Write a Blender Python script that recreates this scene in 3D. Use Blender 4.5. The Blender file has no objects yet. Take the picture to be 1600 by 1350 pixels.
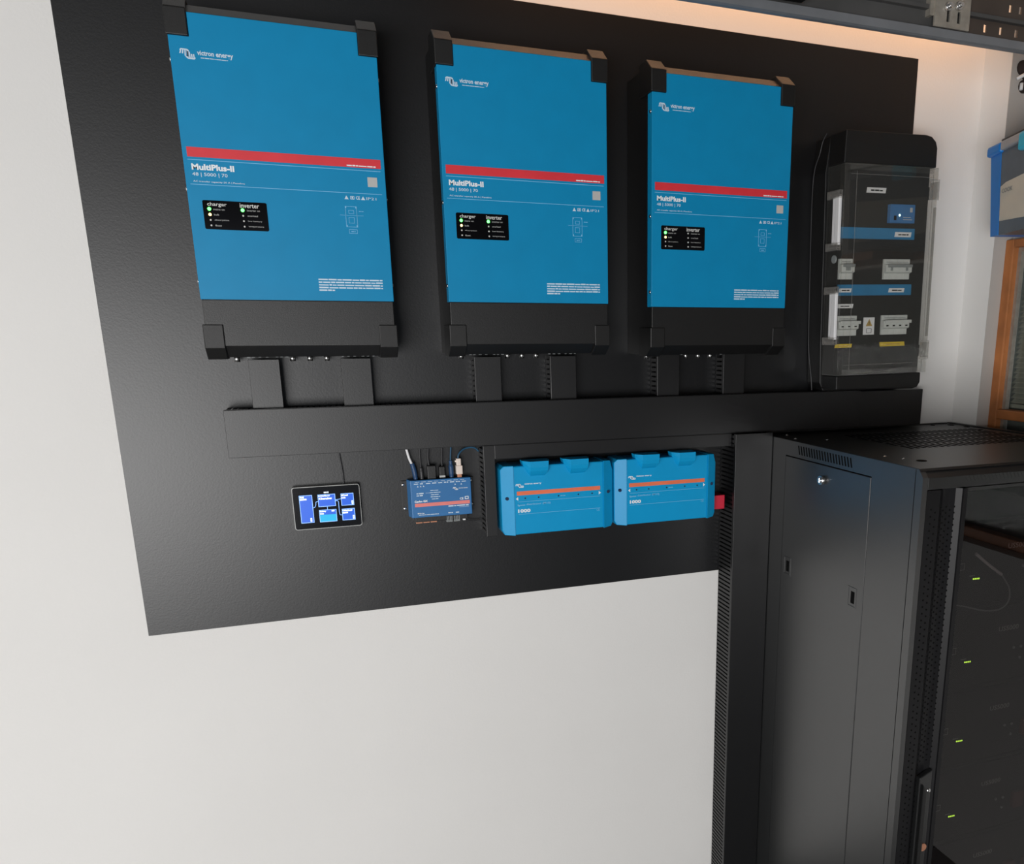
import bpy, bmesh, math, random
from mathutils import Vector, Matrix
random.seed(7)
S = bpy.context.scene
C = S.collection
# ------------------------------------------------------------------ camera, world, light
cam = bpy.data.cameras.new('camera'); co = bpy.data.objects.new('camera', cam); C.objects.link(co)
Mr = Matrix(((0.93062040, 0.08961702, -0.35484428), (-0.36598527, 0.22609000, -0.90273922), (-0.00067405, 0.96997531, 0.24320247)))
mw = Mr.to_4x4(); mw.translation = (0.1615, -1.7836, 1.5071); co.matrix_world = mw
cam.sensor_fit = 'HORIZONTAL'; cam.sensor_width = 36.0
cam.lens = 1279.81 / 1600 * 36
cam.shift_x = (800 - 995.25) / 1600
cam.shift_y = (838.74 - 675) / 1600
cam.clip_start = 0.02
S.camera = co
w = bpy.data.worlds.new('world'); S.world = w; w.use_nodes = True
bg = w.node_tree.nodes['Background']; bg.inputs[0].default_value = (0.80, 0.88, 1.0, 1); bg.inputs[1].default_value = 0.35
S.view_settings.view_transform = 'Standard'; S.view_settings.look = 'None'
S.view_settings.exposure = 0.0; S.view_settings.gamma = 1.0; S.view_settings.use_curve_mapping = False

def area(name, loc, target, sx, sy, power, col, spread=180):
    l = bpy.data.lights.new(name, 'AREA'); l.shape = 'RECTANGLE'; l.size = sx; l.size_y = sy
    l.energy = power; l.color = col; l.spread = math.radians(spread)
    o = bpy.data.objects.new(name, l); C.objects.link(o); o.location = loc
    o.rotation_euler = (Vector(target) - Vector(loc)).to_track_quat('-Z', 'Y').to_euler()
    return o
# daylight through the open garage door behind the camera
area('daylight_opening', (-1.35, -3.8, 0.75), (-0.1, 0.0, 0.9), 2.3, 1.3, 124, (1.0, 0.985, 0.972))
# warm batten lamp between the rail and the wall, above the picture
area('warm_lamp', (1.15, -0.14, 2.46), (1.15, 0.0, 2.34), 1.25, 0.05, 3.4, (1.0, 0.50, 0.22), 84)

# ------------------------------------------------------------------ materials
def mat(name, col, rough=0.5, metal=0.0, spec=0.5, var=0.06, scale=30.0, bump=0.0, bscale=400.0, emis=None, estr=0.0, alpha=None, coat=0.0):
    m = bpy.data.materials.new(name); m.use_nodes = True
    nt = m.node_tree; b = nt.nodes['Principled BSDF']
    b.inputs['Roughness'].default_value = rough; b.inputs['Metallic'].default_value = metal
    b.inputs['Specular IOR Level'].default_value = spec
    b.inputs['Coat Weight'].default_value = coat
    tc = nt.nodes.new('ShaderNodeTexCoord')
    n = nt.nodes.new('ShaderNodeTexNoise'); n.inputs['Scale'].default_value = scale; n.inputs['Detail'].default_value = 4
    nt.links.new(tc.outputs['Object'], n.inputs['Vector'])
    r = nt.nodes.new('ShaderNodeValToRGB')
    r.color_ramp.elements[0].position = 0.3; r.color_ramp.elements[1].position = 0.7
    r.color_ramp.elements[0].color = tuple(max(0, c * (1 - var)) for c in col) + (1,)
    r.color_ramp.elements[1].color = tuple(min(1, c * (1 + var)) for c in col) + (1,)
    nt.links.new(n.outputs['Fac'], r.inputs['Fac']); nt.links.new(r.outputs['Color'], b.inputs['Base Color'])
    if bump:
        n2 = nt.nodes.new('ShaderNodeTexNoise'); n2.inputs['Scale'].default_value = bscale; n2.inputs['Detail'].default_value = 3
        nt.links.new(tc.outputs['Object'], n2.inputs['Vector'])
        bp = nt.nodes.new('ShaderNodeBump'); bp.inputs['Strength'].default_value = bump; bp.inputs['Distance'].default_value = 0.001
        nt.links.new(n2.outputs['Fac'], bp.inputs['Height']); nt.links.new(bp.outputs['Normal'], b.inputs['Normal'])
    if emis:
        b.inputs['Emission Color'].default_value = emis + (1,); b.inputs['Emission Strength'].default_value = estr
    return m
def clear(name, tint, fac_solid, solid, rough=0.03, ior=1.45):
    m = bpy.data.materials.new(name); m.use_nodes = True; nt = m.node_tree; nt.nodes.clear()
    out = nt.nodes.new('ShaderNodeOutputMaterial'); t = nt.nodes.new('ShaderNodeBsdfTransparent'); t.inputs[0].default_value = tint + (1,)
    d = nt.nodes.new('ShaderNodeBsdfDiffuse'); d.inputs[0].default_value = solid + (1,)
    g = nt.nodes.new('ShaderNodeBsdfGlossy'); g.inputs['Roughness'].default_value = rough
    m1 = nt.nodes.new('ShaderNodeMixShader'); m1.inputs[0].default_value = fac_solid
    f = nt.nodes.new('ShaderNodeFresnel'); f.inputs[0].default_value = ior
    m2 = nt.nodes.new('ShaderNodeMixShader')
    ge = nt.nodes.new('ShaderNodeNewGeometry'); iv = nt.nodes.new('ShaderNodeMath'); iv.operation = 'SUBTRACT'; iv.inputs[0].default_value = 1.0
    ml = nt.nodes.new('ShaderNodeMath'); ml.operation = 'MULTIPLY'
    nt.links.new(ge.outputs['Backfacing'], iv.inputs[1]); nt.links.new(iv.outputs[0], ml.inputs[0]); nt.links.new(f.outputs[0], ml.inputs[1])
    nt.links.new(t.outputs[0], m1.inputs[1]); nt.links.new(d.outputs[0], m1.inputs[2])
    nt.links.new(ml.outputs[0], m2.inputs[0]); nt.links.new(m1.outputs[0], m2.inputs[1]); nt.links.new(g.outputs[0], m2.inputs[2])
    nt.links.new(m2.outputs[0], out.inputs['Surface'])
    return m
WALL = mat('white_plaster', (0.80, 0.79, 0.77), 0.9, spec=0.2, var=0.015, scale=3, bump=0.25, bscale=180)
WALLR = mat('shaded_plaster', (0.50, 0.47, 0.44), 0.9, spec=0.2, var=0.03, scale=6, bump=0.3, bscale=150)  # wall plaster with the window recess shade put into its colour
CEIL = mat('dark_ceiling_boards', (0.05, 0.048, 0.046), 0.9, var=0.03, scale=2)
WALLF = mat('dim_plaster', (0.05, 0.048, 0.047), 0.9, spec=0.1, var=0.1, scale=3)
CONC = mat('concrete', (0.14, 0.14, 0.14), 0.85, var=0.12, scale=3, bump=0.3, bscale=60)
PANEL = mat('black_panel', (0.0028, 0.0032, 0.0042), 0.40, spec=0.66, var=0.10, scale=8, bump=0.12, bscale=300)
DUCT = mat('black_duct_plastic', (0.0042, 0.0043, 0.005), 0.42, spec=0.7, var=0.08, scale=40, bump=0.1)
HOUS = mat('black_textured_metal', (0.0055, 0.0055, 0.0057), 0.44, spec=0.6, var=0.1, scale=60, bump=0.25, bscale=900)
GUARD = mat('black_rubbery_plastic', (0.007, 0.007, 0.007), 0.45, spec=0.5, var=0.1, scale=90, bump=0.3, bscale=1200)
BLUE = mat('blue_powder_coat', (0.002, 0.25, 0.50), 0.45, spec=0.28, var=0.03, scale=20, bump=0.08, bscale=900)
BLUE2 = mat('blue_moulded_plastic', (0.003, 0.33, 0.66), 0.42, spec=0.32, var=0.03, scale=20)
BLUE3 = mat('navy_blue_enamel', (0.03, 0.17, 0.42), 0.42, spec=0.5, var=0.04, scale=30)
PLATE = mat('dull_black_plate', (0.008, 0.0075, 0.0075), 0.6, spec=0.25, var=0.08, scale=50)
RED = mat('red_ink', (0.72, 0.035, 0.05), 0.5, var=0.05)
PINK = mat('salmon_ink', (0.85, 0.24, 0.22), 0.5, var=0.04)
ORANGE = mat('orange_ink', (0.85, 0.19, 0.09), 0.5, var=0.05)
INK = mat('white_ink', (0.62, 0.74, 0.85), 0.55, var=0.02)
INKW = mat('bright_white_ink', (0.86, 0.90, 0.93), 0.55, var=0.02)
PALE = mat('pale_blue_ink', (0.20, 0.52, 0.80), 0.55, var=0.02)
BLK = mat('gloss_black', (0.004, 0.004, 0.005), 0.12, spec=0.35, var=0.05)
DARK = mat('matt_black', (0.004, 0.004, 0.004), 0.9, spec=0.1, var=0.05)
CABB = mat('black_cabinet_paint', (0.011, 0.0115, 0.012), 0.36, spec=0.9, var=0.06, scale=50, bump=0.25, bscale=1100)
CABS = mat('side_cabinet_paint', (0.014, 0.0150, 0.0155), 0.33, spec=0.9, var=0.05, scale=50, bump=0.2, bscale=1100)
CABD = mat('door_paint', (0.009, 0.009, 0.010), 0.42, spec=0.22, var=0.05, scale=50)
for m_ in (CABS,): m_.node_tree.nodes['Principled BSDF'].inputs['IOR'].default_value = 1.75
STEEL = mat('bright_steel', (0.72, 0.72, 0.72), 0.25, metal=1.0, var=0.05)
ZINC = mat('dull_zinc', (0.42, 0.39, 0.34), 0.5, metal=0.6, var=0.15, scale=60)
RAILM = mat('dark_grey_steel', (0.085, 0.085, 0.085), 0.5, metal=0.3, var=0.15, scale=12)
RAILL = mat('blue_grey_steel_lip', (0.19, 0.20, 0.215), 0.45, metal=0.2, var=0.12, scale=12)
RAILB = mat('brown_grey_steel', (0.075, 0.058, 0.048), 0.55, metal=0.2, var=0.2, scale=10)
GREYP = mat('light_grey_plastic', (0.50, 0.51, 0.50), 0.5, var=0.04)
GREYB = mat('breaker_grey', (0.60, 0.62, 0.60), 0.5, var=0.04)
GREYD = mat('mid_grey_plastic', (0.24, 0.26, 0.26), 0.5, var=0.06)
WHITE = mat('white_plastic', (0.82, 0.82, 0.83), 0.45, var=0.02)
CREAM = mat('cream_plug_plastic', (0.86, 0.74, 0.66), 0.45, var=0.03)
YEL = mat('yellow_tape', (0.72, 0.52, 0.03), 0.5, var=0.06)
DULLY = mat('dull_yellow', (0.45, 0.30, 0.08), 0.6, var=0.06)
REDP = mat('red_plastic', (0.62, 0.02, 0.05), 0.4, var=0.05)
WOOD = mat('orange_stained_wood', (0.42, 0.15, 0.045), 0.5, var=0.25, scale=14, bump=0.2, bscale=120)
BLIND = mat('grey_green_blind', (0.34, 0.34, 0.29), 0.6, var=0.08, scale=9)
TUBB = mat('cobalt_plastic', (0.002, 0.20, 0.66), 0.45, var=0.06, scale=10)
TUBC = mat('cyan_plastic', (0.03, 0.48, 0.70), 0.35, var=0.04)
TUBG = mat('smoky_plastic', (0.10, 0.13, 0.16), 0.4, var=0.1, scale=20)
TUBL = mat('frosted_plastic_rim', (0.33, 0.35, 0.38), 0.4, var=0.08, scale=30)
PAPER = mat('ivory_card', (0.60, 0.58, 0.50), 0.7, var=0.05, scale=12)
CLOTH = mat('dark_brown_cloth', (0.03, 0.018, 0.016), 0.9, var=0.3, scale=60)
CABLEB = mat('teal_blue_cable', (0.02, 0.09, 0.17), 0.45, var=0.06)
NAVY = mat('navy_plug', (0.015, 0.06, 0.16), 0.45, var=0.06)
CABLEK = mat('black_cable', (0.03, 0.03, 0.033), 0.45, var=0.06)
COPPER = mat('copper_terminal', (0.55, 0.25, 0.15), 0.4, metal=0.4, var=0.1)
STRIP = mat('mid_blue_strip', (0.015, 0.20, 0.42), 0.4, var=0.05)
GLASSD = clear('smoked_glass', (0.56, 0.53, 0.53), 0.02, (0.05, 0.04, 0.04), 0.02, 1.45)
CLEARP = clear('clear_polycarbonate', (0.95, 0.95, 0.94), 0.03, (0.45, 0.45, 0.42), 0.04, 1.5)
MILKP = clear('milky_polycarbonate', (0.90, 0.90, 0.89), 0.20, (0.55, 0.53, 0.50), 0.12, 1.5)
PANE = clear('window_pane', (0.9, 0.92, 0.9), 0.02, (0.5, 0.5, 0.5), 0.02, 1.45)
LEDG = mat('green_light', (0.1, 0.8, 0.2), 0.4, emis=(0.08, 1.0, 0.10), estr=6.0)
LEDY = mat('amber_light', (0.9, 0.7, 0.2), 0.4, emis=(1.0, 0.70, 0.25), estr=3.5)
LEDL = mat('lime_light', (0.6, 0.9, 0.1), 0.4, emis=(0.55, 1.0, 0.08), estr=3.0)
LEDW = mat('unlit_diode', (0.72, 0.72, 0.70), 0.4)
LEDC = mat('white_green_light', (0.8, 0.9, 0.8), 0.4, emis=(0.75, 1.0, 0.82), estr=3.0)
SCRB = mat('screen_blue', (0.0, 0.05, 0.3), 0.3, emis=(0.006, 0.085, 0.56), estr=1.0)
SCRC = mat('screen_cyan', (0.0, 0.3, 0.5), 0.3, emis=(0.0, 0.28, 0.52), estr=1.0)
SCRL = mat('screen_outline', (0.3, 0.5, 0.9), 0.3, emis=(0.20, 0.42, 0.95), estr=0.9)
SCRW = mat('screen_white', (0.8, 0.9, 1.0), 0.3, emis=(0.85, 0.95, 1.0), estr=1.3)

# ------------------------------------------------------------------ helpers
def B(): return bmesh.new()
def bx(bm, x0, x1, y0, y1, z0, z1, bev=0.0, seg=2):
    x0, x1 = sorted((x0, x1)); y0, y1 = sorted((y0, y1)); z0, z1 = sorted((z0, z1))
    v = [bm.verts.new((x, y, z)) for x in (x0, x1) for y in (y0, y1) for z in (z0, z1)]
    fs = [bm.faces.new([v[i] for i in q]) for q in ((0, 1, 3, 2), (4, 6, 7, 5), (0, 4, 5, 1), (2, 3, 7, 6), (0, 2, 6, 4), (1, 5, 7, 3))]
    if bev > 0:
        es = list({e for f in fs for e in f.edges})
        bmesh.ops.bevel(bm, geom=es, offset=bev, segments=seg, profile=0.5, affect='EDGES')
    return bm
def prism(bm, pts, axis, a, b, bev=0.0):
    """polygon pts in the plane across axis (x:(y,z)  y:(x,z)  z:(x,y)), from a to b; a, b may be functions of the point"""
    fa = a if callable(a) else (lambda p: a); fb = b if callable(b) else (lambda p: b)
    def P(p, t):
        return (t, p[0], p[1]) if axis == 'x' else ((p[0], t, p[1]) if axis == 'y' else (p[0], p[1], t))
    va = [bm.verts.new(P(p, fa(p))) for p in pts]; vb = [bm.verts.new(P(p, fb(p))) for p in pts]
    f1 = bm.faces.new(va); f2 = bm.faces.new(vb[::-1]); fs = [f1, f2]
    n = len(pts)
    for i in range(n):
        fs.append(bm.faces.new((va[i], vb[i], vb[(i + 1) % n], va[(i + 1) % n])))
    bmesh.ops.recalc_face_normals(bm, faces=fs)
    if bev > 0:
        es = list({e for f in fs for e in f.edges})
        bmesh.ops.bevel(bm, geom=es, offset=bev, segments=2, profile=0.5, affect='EDGES')
    return bm
def cyl(bm, c, axis, r, h, n=16, r2=None):
    """cylinder starting at c going +axis by h"""
    r2 = r if r2 is None else r2
    def P(t, rr, k):
        a = 2 * math.pi * k / n; u, v = rr * math.cos(a), rr * math.sin(a)
        return {'x': (c[0] + t, c[1] + u, c[2] + v), 'y': (c[0] + u, c[1] + t, c[2] + v), 'z': (c[0] + u, c[1] + v, c[2] + t)}[axis]
    A = [bm.verts.new(P(0, r, k)) for k in range(n)]; D = [bm.verts.new(P(h, r2, k)) for k in range(n)]
    fs = [bm.faces.new(A), bm.faces.new(D[::-1])]
    for k in range(n):
        f = bm.faces.new((A[k], D[k], D[(k + 1) % n], A[(k + 1) % n])); f.smooth = True; fs.append(f)
    bmesh.ops.recalc_face_normals(bm, faces=fs)
    return bm
def dome(bm, c, r, axis='y', s=-1, flat=0.6, n=14):
    """half sphere bulging along axis*s"""
    rings = []; m = 5
    for i in range(m):
        a = math.pi / 2 * i / (m - 0.5); rr = r * math.cos(a); t = s * r * flat * math.sin(a)
        ring = []
        for k in range(n):
            b = 2 * math.pi * k / n; u, v = rr * math.cos(b), rr * math.sin(b)
            ring.append(bm.verts.new({'x': (c[0] + t, c[1] + u, c[2] + v), 'y': (c[0] + u, c[1] + t, c[2] + v), 'z': (c[0] + u, c[1] + v, c[2] + t)}[axis]))
        rings.append(ring)
    fs = [bm.faces.new(rings[0]), bm.faces.new(rings[-1][::-1])]
    for i in range(m - 1):
        for k in range(n):
            f = bm.faces.new((rings[i][k], rings[i + 1][k], rings[i + 1][(k + 1) % n], rings[i][(k + 1) % n])); f.smooth = True; fs.append(f)
    bmesh.ops.recalc_face_normals(bm, faces=fs)
    return bm
def spline(pts, k=8):
    P = [Vector(p) for p in pts]
    if len(P) < 3: return P
    out = []
    for i in range(len(P) - 1):
        a = P[max(i - 1, 0)]; b = P[i]; c = P[i + 1]; d = P[min(i + 2, len(P) - 1)]
        for j in range(k):
            t = j / k
            out.append(0.5 * ((2 * b) + (c - a) * t + (2 * a - 5 * b + 4 * c - d) * t * t + (3 * b - a - 3 * c + d) * t ** 3))
    out.append(P[-1]); return out
def tube(bm, pts, r, n=10, smooth=True, rads=None):
    P = spline(pts) if smooth else [Vector(p) for p in pts]
    up = Vector((0.3, 0.9, 0.2)).normalized(); prev = None; rings = []
    for i, p in enumerate(P):
        t = (P[min(i + 1, len(P) - 1)] - P[max(i - 1, 0)]).normalized()
        u = (up - t * up.dot(t)).normalized() if prev is None else (prev - t * prev.dot(t)).normalized()
        prev = u; v = t.cross(u); rr = r if rads is None else rads[min(int(i / (len(P) - 1) * (len(rads) - 1) + 0.5), len(rads) - 1)]
        rings.append([bm.verts.new(p + (u * math.cos(2 * math.pi * k / n) + v * math.sin(2 * math.pi * k / n)) * rr) for k in range(n)])
    fs = [bm.faces.new(rings[0]), bm.faces.new(rings[-1][::-1])]
    for i in range(len(rings) - 1):
        for k in range(n):
            f = bm.faces.new((rings[i][k], rings[i + 1][k], rings[i + 1][(k + 1) % n], rings[i][(k + 1) % n])); f.smooth = True; fs.append(f)
    bmesh.ops.recalc_face_normals(bm, faces=fs)
    return bm
def link(name, bm, m, parent=None, world=True):
    """link a bmesh as ONE mesh object; with world=True its coordinates are world ones and are shifted into the root's frame"""
    me = bpy.data.meshes.new(name)
    if parent is not None and world:
        root = parent
        while root.parent is not None: root = root.parent
        bm.transform(Matrix.Translation(-Vector(root.location)))
    bm.to_mesh(me); bm.free()
    me.materials.append(m)
    o = bpy.data.objects.new(name, me); C.objects.link(o)
    if parent is not None: o.parent = parent
    return o
def thing(name, label, cat, loc=(0, 0, 0), group=None, rot=(0, 0, 0)):
    o = bpy.data.objects.new(name, None); C.objects.link(o); o.empty_display_size = 0.02
    o.location = loc; o.rotation_euler = rot; o['label'] = label; o['category'] = cat
    if group: o['group'] = group
    return o
def tag(o, label, cat, group=None):
    o['label'] = label; o['category'] = cat
    if group: o['group'] = group
    return o
def single(name, bm, m, label, cat, group=None):
    """a thing that is one mesh: origin moved to its bounding-box centre"""
    zs = [v.co for v in bm.verts]
    c = Vector(((min(v.x for v in zs) + max(v.x for v in zs)) / 2, (min(v.y for v in zs) + max(v.y for v in zs)) / 2, min(v.z for v in zs)))
    bm.transform(Matrix.Translation(-c)); o = link(name, bm, m); o.location = c
    return tag(o, label, cat, group)
def struct(name, bm, m, parent=None):
    o = link(name, bm, m, parent)
    if parent is None: o['kind'] = 'structure'
    return o
def add_text(bm, s, x0, x1, z0, z1, y, bold=0.0, side='y'):
    """lettering lying on a plane facing -y (side y) or -x (side x, x0/x1 then are y values read left to right), fitted to the box"""
    cu = bpy.data.curves.new('t', 'FONT'); cu.body = s; cu.size = 1.0; cu.resolution_u = 2; cu.offset = bold; cu.extrude = 0.0
    o = bpy.data.objects.new('t', cu); C.objects.link(o)
    dg = bpy.context.evaluated_depsgraph_get(); dg.update()
    me = bpy.data.meshes.new_from_object(o.evaluated_get(dg))
    X = [v.co.x for v in me.vertices]; Y = [v.co.y for v in me.vertices]
    ax, bx_, ay, by = min(X), max(X), min(Y), max(Y)
    idx = []
    for v in me.vertices:
        u = x0 + (v.co.x - ax) / (bx_ - ax) * (x1 - x0); t = z0 + (v.co.y - ay) / (by - ay) * (z1 - z0)
        idx.append(bm.verts.new((u, y, t) if side == 'y' else (y, u, t)))
    for p in me.polygons:
        try: bm.faces.new([idx[i] for i in p.vertices])
        except ValueError: pass
    bpy.data.objects.remove(o); bpy.data.curves.remove(cu); bpy.data.meshes.remove(me)
    return bm
def words(bm, x0, x1, z, h, y, seed=1, fill=1.0):
    """a line of print too small to read: uneven little word bars"""
    r = random.Random(seed); x = x0; end = x0 + (x1 - x0) * fill
    while x < end - h:
        L = min(r.uniform(1.6, 6.5) * h, end - x)
        bx(bm, x, x + L, y, y + 0.0003, z, z + h * r.uniform(0.75, 1.0)); x += L + h * 0.45
    return bm
def frame_rect(bm, x0, x1, z0, z1, t, y0, y1):
    bx(bm, x0, x1, y0, y1, z1 - t, z1); bx(bm, x0, x1, y0, y1, z0, z0 + t)
    bx(bm, x0, x0 + t, y0, y1, z0 + t, z1 - t); bx(bm, x1 - t, x1, y0, y1, z0 + t, z1 - t)
    return bm
def rrect(x0, x1, z0, z1, r, n=4):
    pts = []
    for cx, cz, a0 in ((x1 - r, z1 - r, 0), (x0 + r, z1 - r, 90), (x0 + r, z0 + r, 180), (x1 - r, z0 + r, 270)):
        for k in range(n + 1):
            a = math.radians(a0 + 90 * k / n); pts.append((cx + r * math.cos(a), cz + r * math.sin(a)))
    return pts
def logo(bm, x0, z0, w, h, y):
    """slanting double-hump mark of four ribs with a cap at the top left and a bowl at the bottom right"""
    for k in range(4):                                    # ribs of the upper-left hump
        a = x0 + w * (0.00 + 0.135 * k); t = w * 0.085
        zb = z0 + h * (0.50 if k < 2 else 0.30 - 0.06 * (k - 2))
        prism(bm, [(a + w * 0.05, z0 + h * 0.90), (a + w * 0.05 + t, z0 + h * 0.93), (a + t + w * 0.03 * (k - 1), zb), (a + w * 0.03 * (k - 1), zb)], 'y', y, y + 0.0003)
    for k in range(4):                                    # ribs of the lower-right hump
        a = x0 + w * (0.46 + 0.135 * k); t = w * 0.085
        zt = z0 + h * (0.52 if k > 1 else 0.72 + 0.06 * (1 - k))
        prism(bm, [(a - w * 0.02, zt), (a - w * 0.02 + t, zt), (a + t, z0 + h * 0.08), (a, z0 + h * 0.08)], 'y', y, y + 0.0003)
    cap = [(x0 + w * p, z0 + h * q) for p, q in ((0.0, 0.80), (0.03, 0.92), (0.10, 1.0), (0.50, 0.97), (0.58, 0.90), (0.64, 0.74), (0.57, 0.74), (0.50, 0.86), (0.12, 0.88), (0.06, 0.80))]
    bowl = [(x0 + w * p, z0 + h * q) for p, q in ((1.0, 0.20), (0.97, 0.08), (0.90, 0.0), (0.50, 0.03), (0.42, 0.10), (0.32, 0.30), (0.40, 0.30), (0.50, 0.14), (0.88, 0.12), (0.93, 0.20))]
    prism(bm, cap, 'y', y - 0.0001, y + 0.0002); prism(bm, bowl, 'y', y - 0.0001, y + 0.0002)
    return bm

# ------------------------------------------------------------------ the room
bm = B(); bx(bm, -2.6, 1.79, 0.0, 0.12, 0.0, 2.6); struct('wall_back', bm, WALL)
bm = B(); bx(bm, 1.79, 1.99, -0.09, 0.12, 0.0, 2.6); bx(bm, 1.79, 1.99, -1.35, -0.09, 0.0, 0.95); struct('wall_right', bm, WALL)
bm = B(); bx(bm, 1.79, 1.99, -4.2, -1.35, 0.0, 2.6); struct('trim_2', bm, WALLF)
bm = B(); bx(bm, 1.85, 1.99, -1.35, -0.09, 1.745, 2.6); struct('trim_1', bm, WALLR)  # wall above the window, its grey tone is painted shade
bm = B(); bx(bm, 1.7901, 1.85, -.0915, -.0902, .95, 2.6); struct('jamb_shade', bm, WALLR)  # thin slab added over the jamb face to carry its painted shade
bm = B(); bx(bm, -2.72, -2.6, -4.2, 0.12, 0.0, 2.6); struct('wall_left', bm, WALL)
bm = B(); bx(bm, -2.72, 1.99, -4.2, 0.12, -0.1, 0.0); struct('floor', bm, CONC)
bm = B(); bx(bm, -2.72, 1.99, -4.2, 0.12, 2.6, 2.7); struct('ceiling', bm, CEIL)
bm = B(); bx(bm, -2.72, 1.99, -4.2, -4.08, 2.1, 2.6); bx(bm, 0.9, 1.79, -4.2, -4.08, 0.0, 2.1); struct('wall_front', bm, WALLF)

# window in the right wall
win = bpy.data.objects.new('window_1', None); C.objects.link(win); win.location = (1.834, -0.72, 0.95); win['kind'] = 'structure'
bm = B()
bx(bm, 1.828, 1.862, -0.117, -0.0895, 0.951, 1.73, 0.003); bx(bm, 1.828, 1.862, -1.349, -1.32, 0.951, 1.73, 0.003)
bx(bm, 1.828, 1.862, -1.32, -0.117, 1.710, 1.73, 0.003); bx(bm, 1.828, 1.862, -1.32, -0.117, 1.284, 1.309, 0.003); bx(bm, 1.828, 1.862, -1.32, -0.117, 0.951, 0.98, 0.003)
link('window_frame', bm, WOOD, win)
bm = B(); bx(bm, 1.846, 1.858, -0.127, -0.117, 0.98, 1.71); bx(bm, 1.846, 1.858, -1.32, -0.127, 1.70, 1.71); link('inner_bead', bm, ZINC, win)
bm = B(); bx(bm, 1.864, 1.867, -1.33, -0.10, 0.96, 1.73); link('window_pane', bm, PANE, win)
bm = B()
z = 1.325
while z < 1.715:
    prism(bm, [(1.872, z), (1.886, z + 0.011), (1.887, z + 0.0125), (1.873, z + 0.0015)], 'y', -1.33, -0.118); z += 0.0128
bx(bm, 1.872, 1.887, -1.33, -0.118, 1.312, 1.322)
link('blind', bm, BLIND, win)
bm = B(); bx(bm, 1.892, 1.9, -1.345, -0.095, 0.955, 1.74); link('outer_shutter', bm, GREYD, win)

# large black rectangle behind the equipment
bm = B(); bx(bm, -0.1814, 1.5851, -0.004, -0.0002, 0.9206, 2.1385)
single('backing_panel', bm, PANEL, 'large flat black backing panel on the white wall behind the blue inverters', 'panel')

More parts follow.
